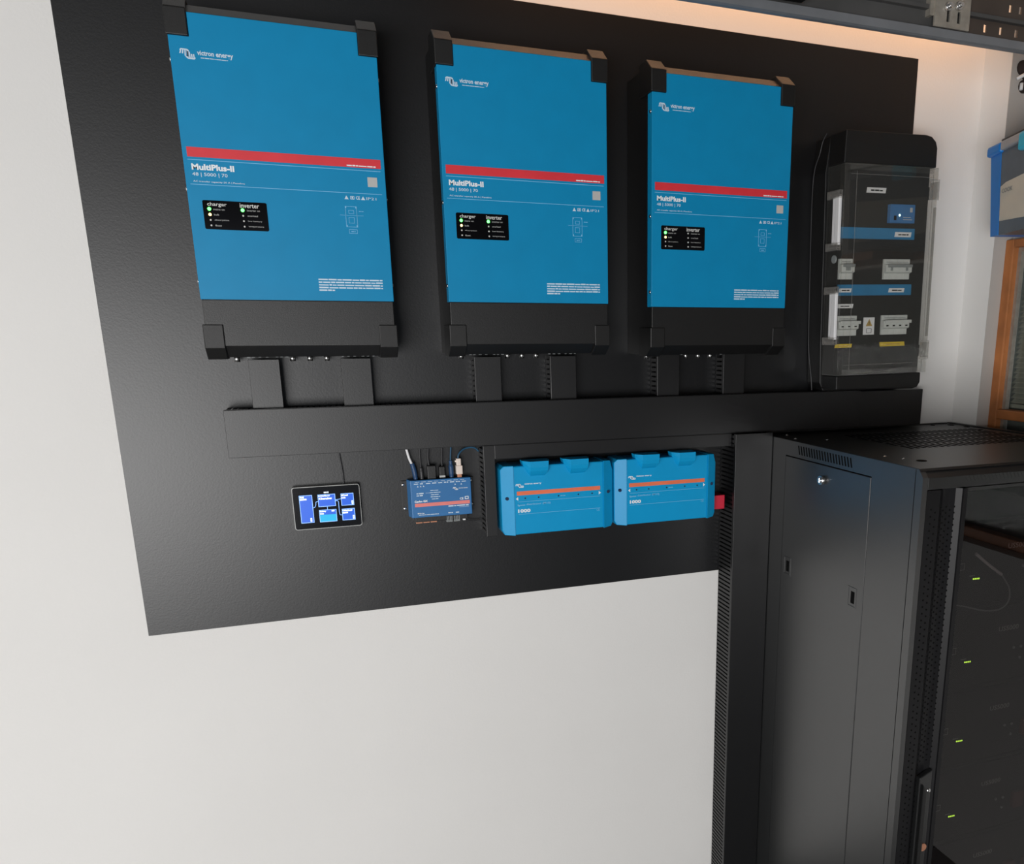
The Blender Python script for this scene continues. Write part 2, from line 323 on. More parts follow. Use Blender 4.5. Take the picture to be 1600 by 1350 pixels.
# ------------------------------------------------------------------ inverters
def inverter(x, dz, label, inv_on):
    W = 0.32
    t = thing('power_inverter', label, 'inverter', (x, 0, 1.48 + 0.0017 + dz), 'blue inverters in a row on the black panel')
    L = lambda n, bm, m, p=None: link(n, bm, m, p or t, world=False)
    y0 = -0.0045
    bm = B(); prism(bm, [(y0, -.019), (-.122, -.019), (-.1485, .0005), (-.1485, .5215), (-.126, .5385), (y0, .5385)], 'x', .003, W - .003, 0.0012); L('housing', bm, HOUS)
    bm = B(); yf = -.150
    prism(bm, [(0, .0795), (W, .0795), (W, .4858), (W - .0305, .4858), (W - .0305, .5213), (.0305, .5213), (.0305, .4858), (0, .4858)], 'y', yf, -.1270, 0.0008)
    cov = L('front_cover', bm, BLUE)
    bm = B(); bx(bm, .0015, W - .0015, -.1495, -.13, .0005, .0790, 0.001); L('lower_cover', bm, HOUS)
    prof_t = [(-.1525, .4862), (-.1525, .5265), (-.124, .5485), (-.085, .5485), (-.085, .4862)]
    prof_b = [(-.1525, .0375), (-.1525, -.0025), (-.124, -.0225), (-.085, -.0225), (-.085, .0375)]
    for prof in (prof_t, prof_b):
        for xa, xb in ((-.0025, .0300), (W - .0300, W + .0025)):
            bm = B(); prism(bm, prof, 'x', xa, xb, 0.0015); L('corner_guard', bm, GUARD)
    for xs, s in ((0, -1), (W, 1)):
        for zz in (.4514, .2566, .109):
            bm = B(); dome(bm, (xs, -.1425, zz), .0038, 'x', s, 0.65); L('side_screw', bm, STEEL if s > 0 or zz != .2566 else STEEL)
    for i, xx in enumerate((.0375, .135, .166, .197)):
        bm = B(); cyl(bm, (xx, -.03, -.0300), 'z', .0052, .0110, 14); L('earth_stud', bm, STEEL)
    r = random.Random(int(x * 1000))
    for grp in ((.055, .063, .075, .088, .105, .113, .122), (.225, .235, .247, .262, .272, .283)):
        bm = B()
        for xx in grp: bx(bm, xx, xx + r.uniform(.003, .006), -.03, -.024, -.0225, -.0188)
        L('terminal_strip', bm, GREYD)
    y = yf - 0.0004
    bm = B(); bx(bm, .0068, .3135, y, yf + .0003, .3062, .3212); L('red_stripe', bm, RED, cov)
    bm = B(); bx(bm, .0065, .3125, y, yf + .0002, .3014, .3024); bx(bm, .0065, .3125, y, yf + .0002, .2633, .2642); L('rule_line', bm, PALE, cov)
    bm = B(); logo(bm, .0145, .4525, .0222, .0150, y); L('logo_mark', bm, INK, cov)
    bm = B(); add_text(bm, 'victron', .0395, .0640, .4597, .4668, y, .03); add_text(bm, 'energy', .0668, .0925, .4572, .4650, y, .03)
    words(bm, .0440, .0840, .4555, .0012, y, 5); L('maker_lettering', bm, INK, cov)
    bm = B(); add_text(bm, 'MultiPlus-II', .0112, .0752, .2862, .2958, y, .04); L('title_lettering', bm, INKW, cov)
    bm = B(); add_text(bm, '48 | 5000 | 70', .0110, .0640, .2755, .2825, y, .015)
    add_text(bm, 'AC transfer capacity 50 A | Passthru', .0112, .0890, .2668, .2700, y, .015); L('rating_lettering', bm, INK, cov)
    bm = B(); words(bm, .2560, .3060, .3080, .0022, y - .0004, 9); L('stripe_lettering', bm, INKW, cov)
    bm = B(); bx(bm, .2892, .3056, y, yf + .0002, .2755, .2915); L('blank_sticker', bm, GREYP, cov)
    bm = B(); yt = y
    prism(bm, [(.2478, .2530), (.2548, .2530), (.2513, .2592)], 'y', yt, yt + .0003); prism(bm, [(.2758, .2530), (.2828, .2530), (.2793, .2590)], 'y', yt, yt + .0003)
    frame_rect(bm, .2578, .2645, .2532, .2586, .0008, yt, yt + .0003); bx(bm, .2600, .2623, yt, yt + .0003, .2545, .2574)
    add_text(bm, 'CE', .2672, .2740, .2532, .2588, yt, .03); add_text(bm, 'IP21', .2848, .2950 + .007, .2535, .2578, yt, .0); L('approval_marks', bm, INK, cov)
    bm = B(); frame_rect(bm, .2474, .2670, .2065, .2415, .0007, y, y + .0003)
    for a, b in ((.2474, .2382), (.2648, .2382), (.2474, .2068), (.2648, .2068)): bx(bm, a, a + .0022, y - .0001, y + .0003, b, b + .0033)
    frame_rect(bm, .2530, .2620, .2290, .2350, .0006, y, y + .0003); frame_rect(bm, .2525, .2620, .2130, .2230, .0006, y, y + .0003)
    bx(bm, .2380, .2780, y, y + .0003, .2259, .2264); words(bm, .2705, .2800, .2330, .0012, y, 3)
    frame_rect(bm, .2515, .2655, .1958, .2028, .0006, y, y + .0003); words(bm, .2550, .2620, .1985, .0016, y, 4); L('wiring_diagram', bm, PALE, cov)
    bm = B()
    for k in range(5): words(bm, .1925, .3024, .1148 - .0046 * k, .0026, y, 20 + k, 1.0 if k < 4 else 0.24)
    L('notice_lettering', bm, INK, cov)
    bm = B(); prism(bm, rrect(.0208, .1196, .1936, .2396, .0026), 'y', yf - .0008, yf + .0003); dp = L('status_panel', bm, BLK)
    yp = yf - .0011
    bm = B(); add_text(bm, 'charger', .0278, .0575, .2292, .2368, yp, .01); L('heading_lettering', bm, LEDW, dp); bm = B(); add_text(bm, 'inverter', .0775, .1075, .2300, .2372, yp, .01); L('heading_lettering', bm, LEDW, dp)
    for s, xa, ww, zz in (('mains on', .0365, .017, .2242), ('bulk', .0365, .008, .2158), ('absorption', .0365, .022, .2072), ('float', .0365, .010, .1986),
                          ('inverter on', .0880, .020, .2246), ('overload', .0880, .016, .2162), ('low battery', .0880, .022, .2074), ('temperature', .0880, .024, .1986)):
        bm = B(); add_text(bm, s, xa, xa + ww, zz, zz + .0028, yp, 0.0); L('caption_lettering', bm, GREYP, dp)
    for xx, zz, on in ((.0302, .2260, 'g'), (.0304, .2172, 'y'), (.0306, .2086, ''), (.0308, .2000, ''),
                       (.0812, .2262, 'g' if inv_on else ''), (.0814, .2174, ''), (.0816, .2088, ''), (.0818, .2000, '')):
        bm = B(); r_ = {'g': .0029, 'y': .0024, '': .0016}[on]
        dome(bm, (xx, yf - .0008, zz), r_, 'y', -1, 0.8); L('indicator_light', bm, {'g': LEDG, 'y': LEDY, '': LEDW}[on], dp)
    return t
inverter(0.0, 0.0, 'blue power inverter nearest the left end of the black panel, above the small lit touchscreen', True)
inverter(0.4212, 0.0005, 'middle one of the three blue inverters, with both green status lights lit', True)
inverter(0.8362, -0.0044, 'blue inverter beside the clear-doored breaker box, its inverter column of lights unlit', False)

# ------------------------------------------------------------------ cable ducts
def duct(name, x0, x1, z0, z1, D, axis, label, group=None, pitch=0.0105, y_off=-0.0045, cat='cable duct'):
    t = thing(name, label, cat, ((x0 + x1) / 2, y_off, z0), group)
    bm = B(); th = 0.0014
    bx(bm, x0 + .001, x1 - .001, y_off - .002, y_off, z0, z1)
    a = (z0 if axis == 'z' else x0) + 0.003
    end = (z1 if axis == 'z' else x1) - 0.003
    while a < end - 0.006:
        for s in (0, 1):
            if axis == 'z':
                xs = x0 if s == 0 else x1 - th
                bx(bm, xs, xs + th, -D + .006, y_off - .002, a, a + 0.0064)
            else:
                zs = z0 if s == 0 else z1 - th
                bx(bm, a, a + 0.0064, -D + .006, y_off - .002, zs, zs + th)
        a += pitch
    link('slotted_side', bm, DUCT, t)
    bm = B(); bx(bm, x0 - .0006, x1 + .0006, -D, -D + .0025, z0, z1, 0.0007)
    if axis == 'z':
        bx(bm, x0 - .0006, x0 + .0008, -D + .0015, -D + .009, z0, z1); bx(bm, x1 - .0008, x1 + .0006, -D + .0015, -D + .009, z0, z1)
    else:
        bx(bm, x0, x1, -D + .0015, -D + .009, z0 - .0006, z0 + .0008); bx(bm, x0, x1, -D + .0015, -D + .009, z1 - .0008, z1 + .0006)
    link('cover', bm, DUCT, t)
    return t
ZT = 1.3635
for i, (a, b) in enumerate(((.0570, .1100), (.2225, .2770), (.4835, .5370), (.6460, .7020), (.8950, .9480), (1.0620, 1.1160))):
    side = ('left', 'right')[i % 2]; who = ('inverter at the panel left end', 'middle inverter', 'inverter beside the breaker box')[i // 2]
    duct('cable_duct', a, b, ZT + .0006, 1.456, .046, 'z', '%s-hand short black duct under the %s' % (side, who), 'short black ducts between inverters and trunking')
duct('cable_trunking', 0.006, 1.4385, 1.2735, ZT, .060, 'x', 'long black horizontal trunking running below all three blue inverters', y_off=-0.0045)
duct('cable_duct', 0.5145, 1.0800, 1.2432, 1.2725, .060, 'x', 'thin black horizontal duct directly above the two blue busbar boxes')
duct('cable_duct', 0.4905, 0.5135, 1.075, 1.2725, .060, 'z', 'narrow black upright duct between the small blue controller and the busbar boxes')
duct('cable_duct', 1.0815, 1.1800, 0.02, 1.2725, .080, 'z', 'tall black slotted duct against the side of the rack cabinet, running to the floor')
bm = B(); bx(bm, 1.44, 1.640, -.052, -.0045, 1.270, 1.362, .002)
single('cable_channel', bm, DUCT, 'plain black channel below the breaker box, just above the rack cabinet top', 'cable duct')

# ------------------------------------------------------------------ touchscreen
X0, X1, Z0, Z1 = .1072, .2374, 1.1140, 1.2022
t = thing('touchscreen', 'small black touchscreen with light rim showing blue tiles, on the black panel', 'display', ((X0 + X1) / 2, -.0045, Z0))
bm = B(); prism(bm, rrect(X0, X1, Z0, Z1, .005), 'y', -.020, -.0045); link('rim', bm, GREYP, t)
bm = B(); prism(bm, rrect(X0 + .0014, X1 - .0014, Z0 + .0014, Z1 - .0014, .004), 'y', -.0212, -.019); scr = link('glass_front', bm, BLK, t)
bo = B(); bc = B(); y = -.0216
tiles = ((.1200, .1450, 1.1280, 1.1853), (.1555, .1890, 1.1595, 1.1850), (.1555, .1890, 1.1275, 1.1530), (.1998, .2246, 1.1590, 1.1843), (.1995, .2248, 1.1280, 1.1523))
for i, (a, b, c, d) in enumerate(tiles):
    b_ = B(); bx(b_, a, b, y, y + .0003, c, d); link('screen_tile', b_, SCRB, scr)
    b_ = B(); frame_rect(b_, a, b, c, d, .0011, y - .0002, y + .0003); link('tile_outline', b_, SCRL, scr)
bx(bc, .1566, .1879, y - .0003, y, 1.1286, 1.1428)
tube(bo, [(.1450, y, 1.1590), (.1478, y, 1.1592), (.1505, y, 1.1640), (.1515, y, 1.1700), (.1555, y, 1.1712)], .0006, 6)
tube(bo, [(.1722, y, 1.1595), (.1722, y, 1.1530)], .0006, 6); tube(bo, [(.1890, y, 1.1722), (.1998, y, 1.1735)], .0006, 6)
tube(bo, [(.1890, y, 1.1705), (.1940, y, 1.1690), (.1945, y, 1.1600), (.1947, y, 1.1450), (.1960, y, 1.1402), (.1995, y, 1.1400)], .0006, 6)
yt = y - .0004
st = [B() for _ in range(6)]
for n_, s_, a, b, c, d in ((0, 'Grid', .1215, .1290, 1.1795, 1.1835), (1, 'Inverter/Charger', .1570, .1790, 1.1800, 1.1835), (1, 'Charging', .1570, .1820, 1.1735, 1.1785),
                      (2, 'Battery', .1570, .1690, 1.1478, 1.1515), (3, 'AC Loads', .2008, .2140, 1.1788, 1.1825), (4, 'Critical Loads', .2008, .2200, 1.1468, 1.1505), (5, '10:15', .1680, .1770, 1.1875, 1.1905)):
    add_text(st[n_], s_, a, b, c, d, yt, .06)
words(st[0], .1215, .1340, 1.1755, .0028, yt, 2); words(st[3], .2008, .2090, 1.1740, .0028, yt, 3); words(st[2], .1570, .1650, 1.1440, .0026, yt, 4); words(st[4], .2008, .2110, 1.1425, .0028, yt, 5)
for n_, a, c in ((0, .1380, 1.1305), (3, .2200, 1.1610), (4, .2200, 1.1300)): frame_rect(st[n_], a, a + .0030, c, c + .0075, .0010, yt, yt + .0003)
bx(st[2], .1795, .1850, yt, yt + .0003, 1.1485, 1.1512)
link('flow_outline', bo, SCRL, scr); link('charge_bar', bc, SCRC, scr)
for b_ in st: link('screen_lettering', b_, SCRW, scr)
bm = B(); tube(bm, [(.2040, -.007, 1.2735), (.2052, -.0085, 1.255), (.2078, -.009, 1.225), (.2080, -.010, 1.2023)], .0014, 8)
single('cable', bm, CABLEK, 'thin black cable hanging from the trunking to the top of the touchscreen', 'cable')

# ------------------------------------------------------------------ small controller
t = thing('controller_box', 'small blue controller box with red stripe and plugs along its top, right of the touchscreen', 'controller', (.4, -.0045, 1.1227))
bm = B(); bx(bm, .322, .4745, -.0075, -.0045, 1.135, 1.200, .0006); link('mounting_plate', bm, HOUS, t)
bm = B(); bx(bm, .345, .456, -.028, -.0075, 1.112, 1.2035, .001); link('circuit_base', bm, HOUS, t)
bm = B(); prism(bm, [(-.0075, 1.1225), (-.031, 1.1225), (-.031, 1.2030), (-.0075, 1.2030)], 'x', lambda p: .3335 if p[0] > -.02 else .3388, .4655, .0012); cas = link('casing', bm, BLUE3, t)
for xx, zz in ((.3258, 1.1918), (.3268, 1.1402), (.4700, 1.1922), (.4700, 1.1400)):
    bm = B(); dome(bm, (xx, -.0075, zz), .0036, 'y', -1, .6); link('fixing_screw', bm, STEEL, t)
y = -.0315
bm = B(); bx(bm, .3455, .4612, y, y + .0004, 1.1460, 1.1535); link('salmon_stripe', bm, PINK, cas)
bm = B(); add_text(bm, 'Cerbo GX', .3450, .3725, 1.1555, 1.1600, y, .05); logo(bm, .4266, 1.1775, .0110, .0060, y)
add_text(bm, 'victron energy', .4385, .4580, 1.1795, 1.1822, y, .03); add_text(bm, 'CE', .4400, .4478, 1.1555, 1.1605, y, .03); frame_rect(bm, .4510, .4590, 1.1560, 1.1625, .0014, y, y + .0003)
add_text(bm, 'BMS-Can', .3500, .3640, 1.1305, 1.1330, y, .03); link('casing_lettering', bm, INKW, cas)
bm = B()
words(bm, .3500, .3680, 1.1735, .0026, y, 31); words(bm, .3500, .3630, 1.1690, .0026, y, 32)
for k, (a, b) in enumerate(((.3790, .3980), (.3780, .4000), (.3800, .3970), (.3790, .3990), (.3810, .3950))): words(bm, a, b, 1.1790 - .0046 * k, .0016, y, 33 + k)
bx(bm, .3690, .3780, y, y + .0003, 1.1748, 1.1753); words(bm, .4150, .4590, 1.1420, .0028, y, 40); bx(bm, .4380, .4590, y, y + .0003, 1.1395, 1.1400)
for k in range(9): words(bm, .3460 + .0125 * k, .3460 + .0125 * k + .009, 1.1945, .0022, y, 50 + k)
for k in range(8): words(bm, .3480 + .0135 * k, .3480 + .0135 * k + .009, 1.1988, .0010, y, 70 + k)
for a in (.3520, .3580, .3640, .4300, .4430): prism(bm, [(a, 1.1885), (a + .0035, 1.1885), (a + .0017, 1.1918)], 'y', y, y + .0003)
words(bm, .3520, .3960, 1.1275, .0016, y, 88); words(bm, .4140, .4240, 1.1275, .0026, y, 89); words(bm, .4300, .4400, 1.1275, .0026, y, 90); link('port_captions', bm, INK, cas)
for k in range(3):
    bm = B(); bx(bm, .3462 + .0152 * k, .3462 + .0152 * k + .0132, -.026, -.012, 1.1090, 1.1120, .0005); link('terminal_block', bm, COPPER, t)
for k in range(2):
    bm = B(); a = .4100 + .0158 * k
    bx(bm, a, a + .0132, -.027, -.013, 1.1075, 1.1120, .0004)
    for q in range(4): bx(bm, a + .0006 + .0033 * q, a + .0023 + .0033 * q, -.0285, -.0262, 1.1080, 1.1205)
    link('pin_connector', bm, GREYD, t)
bm = B(); bx(bm, .4455, .4510, -.026, -.014, 1.1085, 1.1130, .0005); link('pin_connector', bm, WHITE, t)
# plugs and cables on top of the controller
def plug_cable(pts, r, m, plug, pm, label, extra=None):
    t = thing('plug_cable', label, 'cable', plug[0], 'plugs in the top of the small controller')
    bm = B(); tube(bm, pts, r, 8); link('cord', bm, m, t)
    bm = B(); tube(bm, plug, .0, 12, rads=extra or (.0046, .0052, .0048)); link('plug', bm, pm, t)
    return t
plug_cable([(.3462, -.020, 1.236), (.3410, -.020, 1.2500), (.3362, -.019, 1.2725)], .0028, WHITE, [(.3520, -.020, 1.2035), (.3498, -.020, 1.2220), (.3462, -.020, 1.238)], NAVY, 'white cable with a dark blue plug, at the left end of the controller top')
plug_cable([(.3640, -.020, 1.226), (.3634, -.018, 1.245), (.3640, -.016, 1.2728)], .0014, CABLEK, [(.3648, -.020, 1.2035), (.3645, -.020, 1.2150), (.3640, -.020, 1.228)], CABLEK, 'thin black cable with slim black plug, second along the controller top', (.0042, .0044, .0036))
def box_plug(pts, r, x0, x1, z1, m, pm, label, nm='plug_cable'):
    t = thing(nm, label, 'cable', ((x0 + x1) / 2, -.02, 1.2035), 'plugs in the top of the small controller')
    bm = B(); tube(bm, pts, r, 8); link('cord', bm, m, t)
    bm = B(); bx(bm, x0, x1, -.027, -.014, 1.2035, z1, .0014); link('plug', bm, pm, t)
    return t
box_plug([(.3810, -.020, 1.231), (.3800, -.018, 1.250), (.3828, -.016, 1.2728)], .0017, .3760, .3940, 1.2320, CABLEK, HOUS, 'black cable with the widest black plug in the controller top')
t = box_plug([(.4080, -.020, 1.227), (.4090, -.018, 1.250), (.4108, -.016, 1.2728)], .0015, .4010, .4130, 1.2290, CABLEK, HOUS, 'black cable with a square black plug and light collar in the controller top')
bm = B(); bx(bm, .4005, .4125, -.0285, -.0272, 1.2060, 1.2100); link('plug_collar', bm, GREYP, t)
plug_cable([(.4262, -.020, 1.238), (.4275, -.018, 1.252), (.4300, -.016, 1.2728)], .0017, CABLEB, [(.4270, -.020, 1.2035), (.4268, -.020, 1.2200), (.4262, -.020, 1.240)], NAVY, 'blue cable with dark blue plug beside the white plug', (.0046, .0054, .0036))
t = thing('plug_cable', 'big white plug with a dark blue cable curving over to the narrow duct', 'cable', (.443, -.02, 1.2035), 'plugs in the top of the small controller')
bm = B(); tube(bm, [(.4420, -.022, 1.243), (.4440, -.022, 1.2520), (.4530, -.020, 1.2610), (.4650, -.018, 1.2650), (.4790, -.017, 1.2640), (.4880, -.016, 1.2560)], .0019, 8); link('cord', bm, CABLEB, t)
bm = B(); bx(bm, .4365, .4500, -.0285, -.0145, 1.2100, 1.2290, .0014); bx(bm, .4378, .4476, -.0270, -.0160, 1.2285, 1.2440, .0014); bx(bm, .4352, .4385, -.0240, -.0180, 1.2360, 1.2400, .001); link('plug', bm, CREAM, t)
bm = B(); bx(bm, .4388, .4478, -.0265, -.0165, 1.2035, 1.2105, .0006); link('socket_collar', bm, COPPER, t)
bm = B(); tube(bm, [(.452, -.018, 1.1090), (.462, -.016, 1.1045), (.475, -.014, 1.1035), (.4895, -.013, 1.1045)], .0009, 8)
single('cable', bm, CABLEK, 'thin black cable from under the small controller into the narrow upright duct', 'cable')

# ------------------------------------------------------------------ busbar boxes
def distributor(x, dz, W, label):
    t = thing('busbar_box', label, 'busbar box', (x, -.0045, 1.078 + dz), 'blue busbar boxes side by side')
    L = lambda n, bm, m, p=None: link(n, bm, m, p or t, world=False)
    H = .151; k = W / .2545; yo = .0045
    bm = B(); bx(bm, .012, W - .012, -.03 + yo, .0, .004, H - .006); L('base', bm, HOUS)
    bm = B(); bx(bm, .0245, W - .0255, -.082 + yo, -.012 + yo, .0005, H - .0005, .0025); cov = L('cover', bm, BLUE2)
    for s in (0, 1):
        w = .0262
        xa = (lambda u: u) if s == 0 else (lambda u: W - u)
        out = [(xa(.0), .010), (xa(.005), .0), (xa(w), -.001), (xa(w), H + .001), (xa(.007), H - .0005), (xa(.0), H - .022 if s else H - .008)]
        fr = lambda p, s=s: -.070 + yo - .014 * min(1, (p[0] if s == 0 else W - p[0]) / .0262)
        bm = B(); prism(bm, out, 'y', fr, -.012 + yo, .0012); c = L('end_cap', bm, BLUE2)
        bm = B(); cyl(bm, ((.0115 if s == 0 else W - .0135), -.0790 + yo, .0808), 'y', .0036, .004, 16); L('screw_hole', bm, NAVYD, c)
    for a, b, top in ((.0460, .1060, .161), (.1360, .1960, .161)):
        a *= k; b *= k
        bm = B()
        rows = []
        for z, lo, li, ri, ro, yi in ((top, 0, .014, .006, 0, -.097), (.148, .003, .014, .006, .001, -.0965), (.140, .007, .0145, .007, .003, -.094), (.133, .011, .015, .009, .006, -.088), (.1275, .016, .0175, .013, .0115, -.0812)):
            rows.append([bm.verts.new(p) for p in ((a + lo, -.060 + yo, z), (a + lo, -.0795 + yo, z), (a + li, yi + yo, z), (b - ri, yi + yo, z), (b - ro, -.0795 + yo, z), (b - ro, -.060 + yo, z))])
        bm.faces.new(rows[0]); bm.faces.new(rows[-1][::-1])
        for r0, r1 in zip(rows[:-1], rows[1:]):
            for q in range(6): bm.faces.new((r0[q], r0[(q + 1) % 6], r1[(q + 1) % 6], r1[q]))
        bmesh.ops.recalc_face_normals(bm, faces=bm.faces)
        L('cable_hood', bm, BLUE2)
    y = -.0823 + yo
    bm = B(); bx(bm, .0320 * k, .2207 * k, y, y + .0004, .0872, .0960); L('orange_stripe', bm, ORANGE, cov)
    bm = B(); logo(bm, .0300 * k, .1040, .0180 * k, .0085, y); L('logo_mark', bm, INKW, cov)
    bm = B(); add_text(bm, 'victron energy', .0490 * k, .0868 * k, .1090, .1132, y, .03); L('maker_lettering', bm, INKW, cov)
    bm = B();     prism(bm, [(.0296 * k, .0800), (.0345 * k, .0760), (.0345 * k, .0840)], 'y', y, y + .0004); L('arrow_mark', bm, INKW, cov)
    bm = B(); prism(bm, [(.2225 * k, .0805), (.2175 * k, .0765), (.2175 * k, .0845)], 'y', y, y + .0004); L('arrow_mark', bm, INKW, cov)
    bm = B(); add_text(bm, '1000', .0334 * k, .0608 * k, .0490, .0570, y, .045); L('white_lettering', bm, INKW, cov)
    bm = B(); add_text(bm, 'lynx', .0330 * k, .0500 * k, .0630, .0678, y, .05); add_text(bm, 'distributor (M10)', .0520 * k, .1060 * k, .0635, .0690, y, .015)
    bx(bm, .0335 * k, .2205 * k, y, y + .0004, .0728, .0735); bx(bm, .0335 * k, .2205 * k, y, y + .0004, .0455, .0462); add_text(bm, 'CE', .2120 * k, .2190 * k, .0398, .0445, y, 0); words(bm, .1290 * k, .1400 * k, .0795, .0018, y, 4); L('pale_lettering', bm, PALE, cov)
    for xx in (.0500, .0798, .1244, .1698, .2018):
        bm = B(); cyl(bm, (xx * k, y, .0803), 'y', .0018, .0006, 12); L('indicator_hole', bm, NAVYD, cov)
    return t
NAVYD = mat('dark_navy', (0.003, 0.02, 0.07), 0.5)
distributor(.5215, 0, .2545, 'blue busbar box beside the narrow duct, left of its twin')
distributor(.7795, .0005, .2545, 'blue busbar box beside the tall duct and red tab, right of its twin')
bm = B(); bx(bm, 1.0365, 1.0705, -.052, -.0045, 1.090, 1.1240, .0015)
single('end_tab', bm, REDP, 'small red plastic block poking out beside the right-hand blue busbar box', 'plastic block')

# ------------------------------------------------------------------ breaker box with clear door
PX, PZ = 1.316, 1.65
tb = thing('breaker_enclosure', 'tall black breaker box with clear plastic door, on the right end of the black panel', 'breaker box', (PX, 0, PZ), rot=(0, math.radians(-1.2), 0))
RB = Matrix.Translation((PX, 0, PZ)) @ Matrix.Rotation(math.radians(-1.2), 4, 'Y')
LB = lambda n, bm, m, p=None: link(n, bm, m, p or tb, world=False)
W = .256
bm = B(); prism(bm, [(-.004, -.265), (.006, -.285), (W - .02, -.290), (W + .004, -.268), (W + .006, .24), (W + .004, .270), (W - .018, .289), (.02, .292), (.004, .288), (-.008, .21), (-.006, -.17)], 'y', -.060, -.0045, .002); LB('back_shell', bm, HOUS)
top = [(.0, .2215), (W - .001, .2215), (W - .001, .264), (W - .006, .277), (W - .018, .287), (W - .032, .290), (.003, .289)]
bm = B(); prism(bm, top, 'y', -.120, -.058, .002); LB('front_cap', bm, HOUS)
bot = [(.002, -.2465), (.002, -.278), (W - .03, -.285), (W - .016, -.282), (W - .008, -.270), (W - .008, -.2465)]
bm = B(); prism(bm, bot, 'y', -.120, -.058, .002); LB('front_cap', bm, HOUS)
bm = B(); bx(bm, .004, W - .004, -.1020, -.058, -.2465, .2215); LB('device_plate', bm, PLATE)
# four openings' tails and the blue strips
for z0 in (.0635, -.0625):
    bm = B(); bx(bm, .006, .2150, -.1065, -.1018, z0, z0 + .0245); LB('blue_strip', bm, STRIP)
def local_label(x0, x1, z0, z1, m, name, y=-.1070, skew=.002, txt=True, seed=1, im=None):
    bm = B(); prism(bm, [(x0, z0), (x1 - skew, z0), (x1, z1), (x0 + skew, z1)], 'y', y, y + .0008); o = LB(name, bm, m)
    if txt:
        bm = B(); words(bm, x0 + (x1 - x0) * .22, x1 - (x1 - x0) * .18, z0 + (z1 - z0) * .35, (z1 - z0) * .3, y - .0003, seed); LB('label_print', bm, im or DARK, o)
    return o
local_label(.0750, .1300, .1640, .1755, WHITE, 'white_label', y=-.1035, seed=3)
local_label(.1570, .2060, .0690, .0800, WHITE, 'white_label', seed=4)
local_label(.0080, .0440, -.0555, -.0465, WHITE, 'white_label', seed=5)
local_label(.1480, .1950, -.0560, -.0465, WHITE, 'white_label', seed=6)
local_label(.0070, .0530, -.0910, -.0815, WHITE, 'white_label', y=-.1035, seed=7)
local_label(.0050, .0540, -.1815, -.1730, YEL, 'yellow_label', y=-.1035, seed=8, im=DULLY)
local_label(.1350, .2060, -.1815, -.1715, YEL, 'yellow_label', y=-.1035, skew=-.002, seed=9, im=DULLY)
bm = B(); bx(bm, .0840, .1150, -.1038, -.1018, -.1530, -.1130); wl = LB('warning_label', bm, WHITE)
bm = B(); prism(bm, [(.0905, -.1330), (.1085, -.1330), (.0995, -.1170)], 'y', -.1044, -.1036); LB('warning_triangle', bm, DULLY, wl)
bm = B(); frame_rect(bm, .0925, .1070, -.1490, -.1385, .0009, -.1042, -.1036); bx(bm, .0990, .1000, -.1046, -.1040, -.1305, -.1225); LB('warning_print', bm, DARK, wl)
# energy meter device behind the door
tm = thing('relay_module', 'small dark blue electronic module with one lit lamp, behind the clear door', 'module', tuple(RB @ Vector((.137, -.1020, .099))), rot=(0, math.radians(-1.2), 0))
LM = lambda n, bm, m: link(n, bm, m, tm, world=False)
bm = B(); bx(bm, 0, .070, -.012, 0, 0, .041, .001); LM('module_case', bm, BLUE3)
bm = B(); dome(bm, (.026, -.012, .017), .0026, 'y', -1, .7); LM('indicator_light', bm, LEDC)
bm = B(); bx(bm, .055, .062, -.0125, -.0115, .024, .034); bx(bm, .036, .062, -.0124, -.0115, .007, .0085); bx(bm, .036, .058, -.0124, -.0115, .012, .0135); LM('module_print', bm, GREYP)
bm = B(); bx(bm, .010, .017, -.0126, -.0115, .006, .016); LM('module_socket', bm, DARK)
# breakers
def breaker(x, z, w, poles, label, ties):
    t = thing('circuit_breaker', label, 'circuit breaker', tuple(RB @ Vector((x, -.1020, z))), 'grey circuit breakers behind the clear door', (0, math.radians(-1.2), 0))
    L = lambda n, bm, m: link(n, bm, m, t, world=False)
    bm = B()
    pw = w / poles
    for k in range(poles):
        prism(bm, [(0, 0), (-.007, 0), (-.007, .013), (-.0155, .016), (-.0155, .032), (-.007, .034), (-.007, .0455), (0, .0455)], 'x', k * pw + .0002, (k + 1) * pw - .0002, .0006)
    L('body', bm, GREYB)
    if ties:
        bm = B(); bx(bm, .004, w - .001, -.0195, -.0150, .0265, .0335, .001); L('toggle', bm, GREYD)
        bm = B(); bx(bm, .012, .018, -.0170, -.0150, .0190, .0265); L('toggle_link', bm, GREYD); bm = B(); bx(bm, w - .018, w - .012, -.0170, -.0150, .0190, .0265); L('toggle_link', bm, GREYD)
    else:
        bm = B(); bx(bm, .002, w + .003, -.0200, -.0150, .0265, .0340, .001); L('toggle', bm, GREYB)
        bm = B()
        for k in range(poles): bx(bm, k * pw + pw * .35, k * pw + pw * .7, -.0159, -.0150, .0195, .0225)
        L('status_window', bm, DARK)
    bm = B(); words(bm, .006, w - .006, .0385, .0015, -.0074, int(x * 999)); L('breaker_print', bm, GREYD)
breaker(.1310, -.0265, .0740, 4, 'upper right grey breaker behind the clear door, with a dark linked toggle', True)
breaker(.0060, -.0265, .0365, 2, 'upper left grey breaker, half hidden by the left edge of the clear door', True)
breaker(.1330, -.1540, .0740, 4, 'lower right grey breaker with four small dark windows, right of the warning label', False)
breaker(.0060, -.1540, .0545, 3, 'lower left grey breaker with small dark windows, left of the warning label', False)
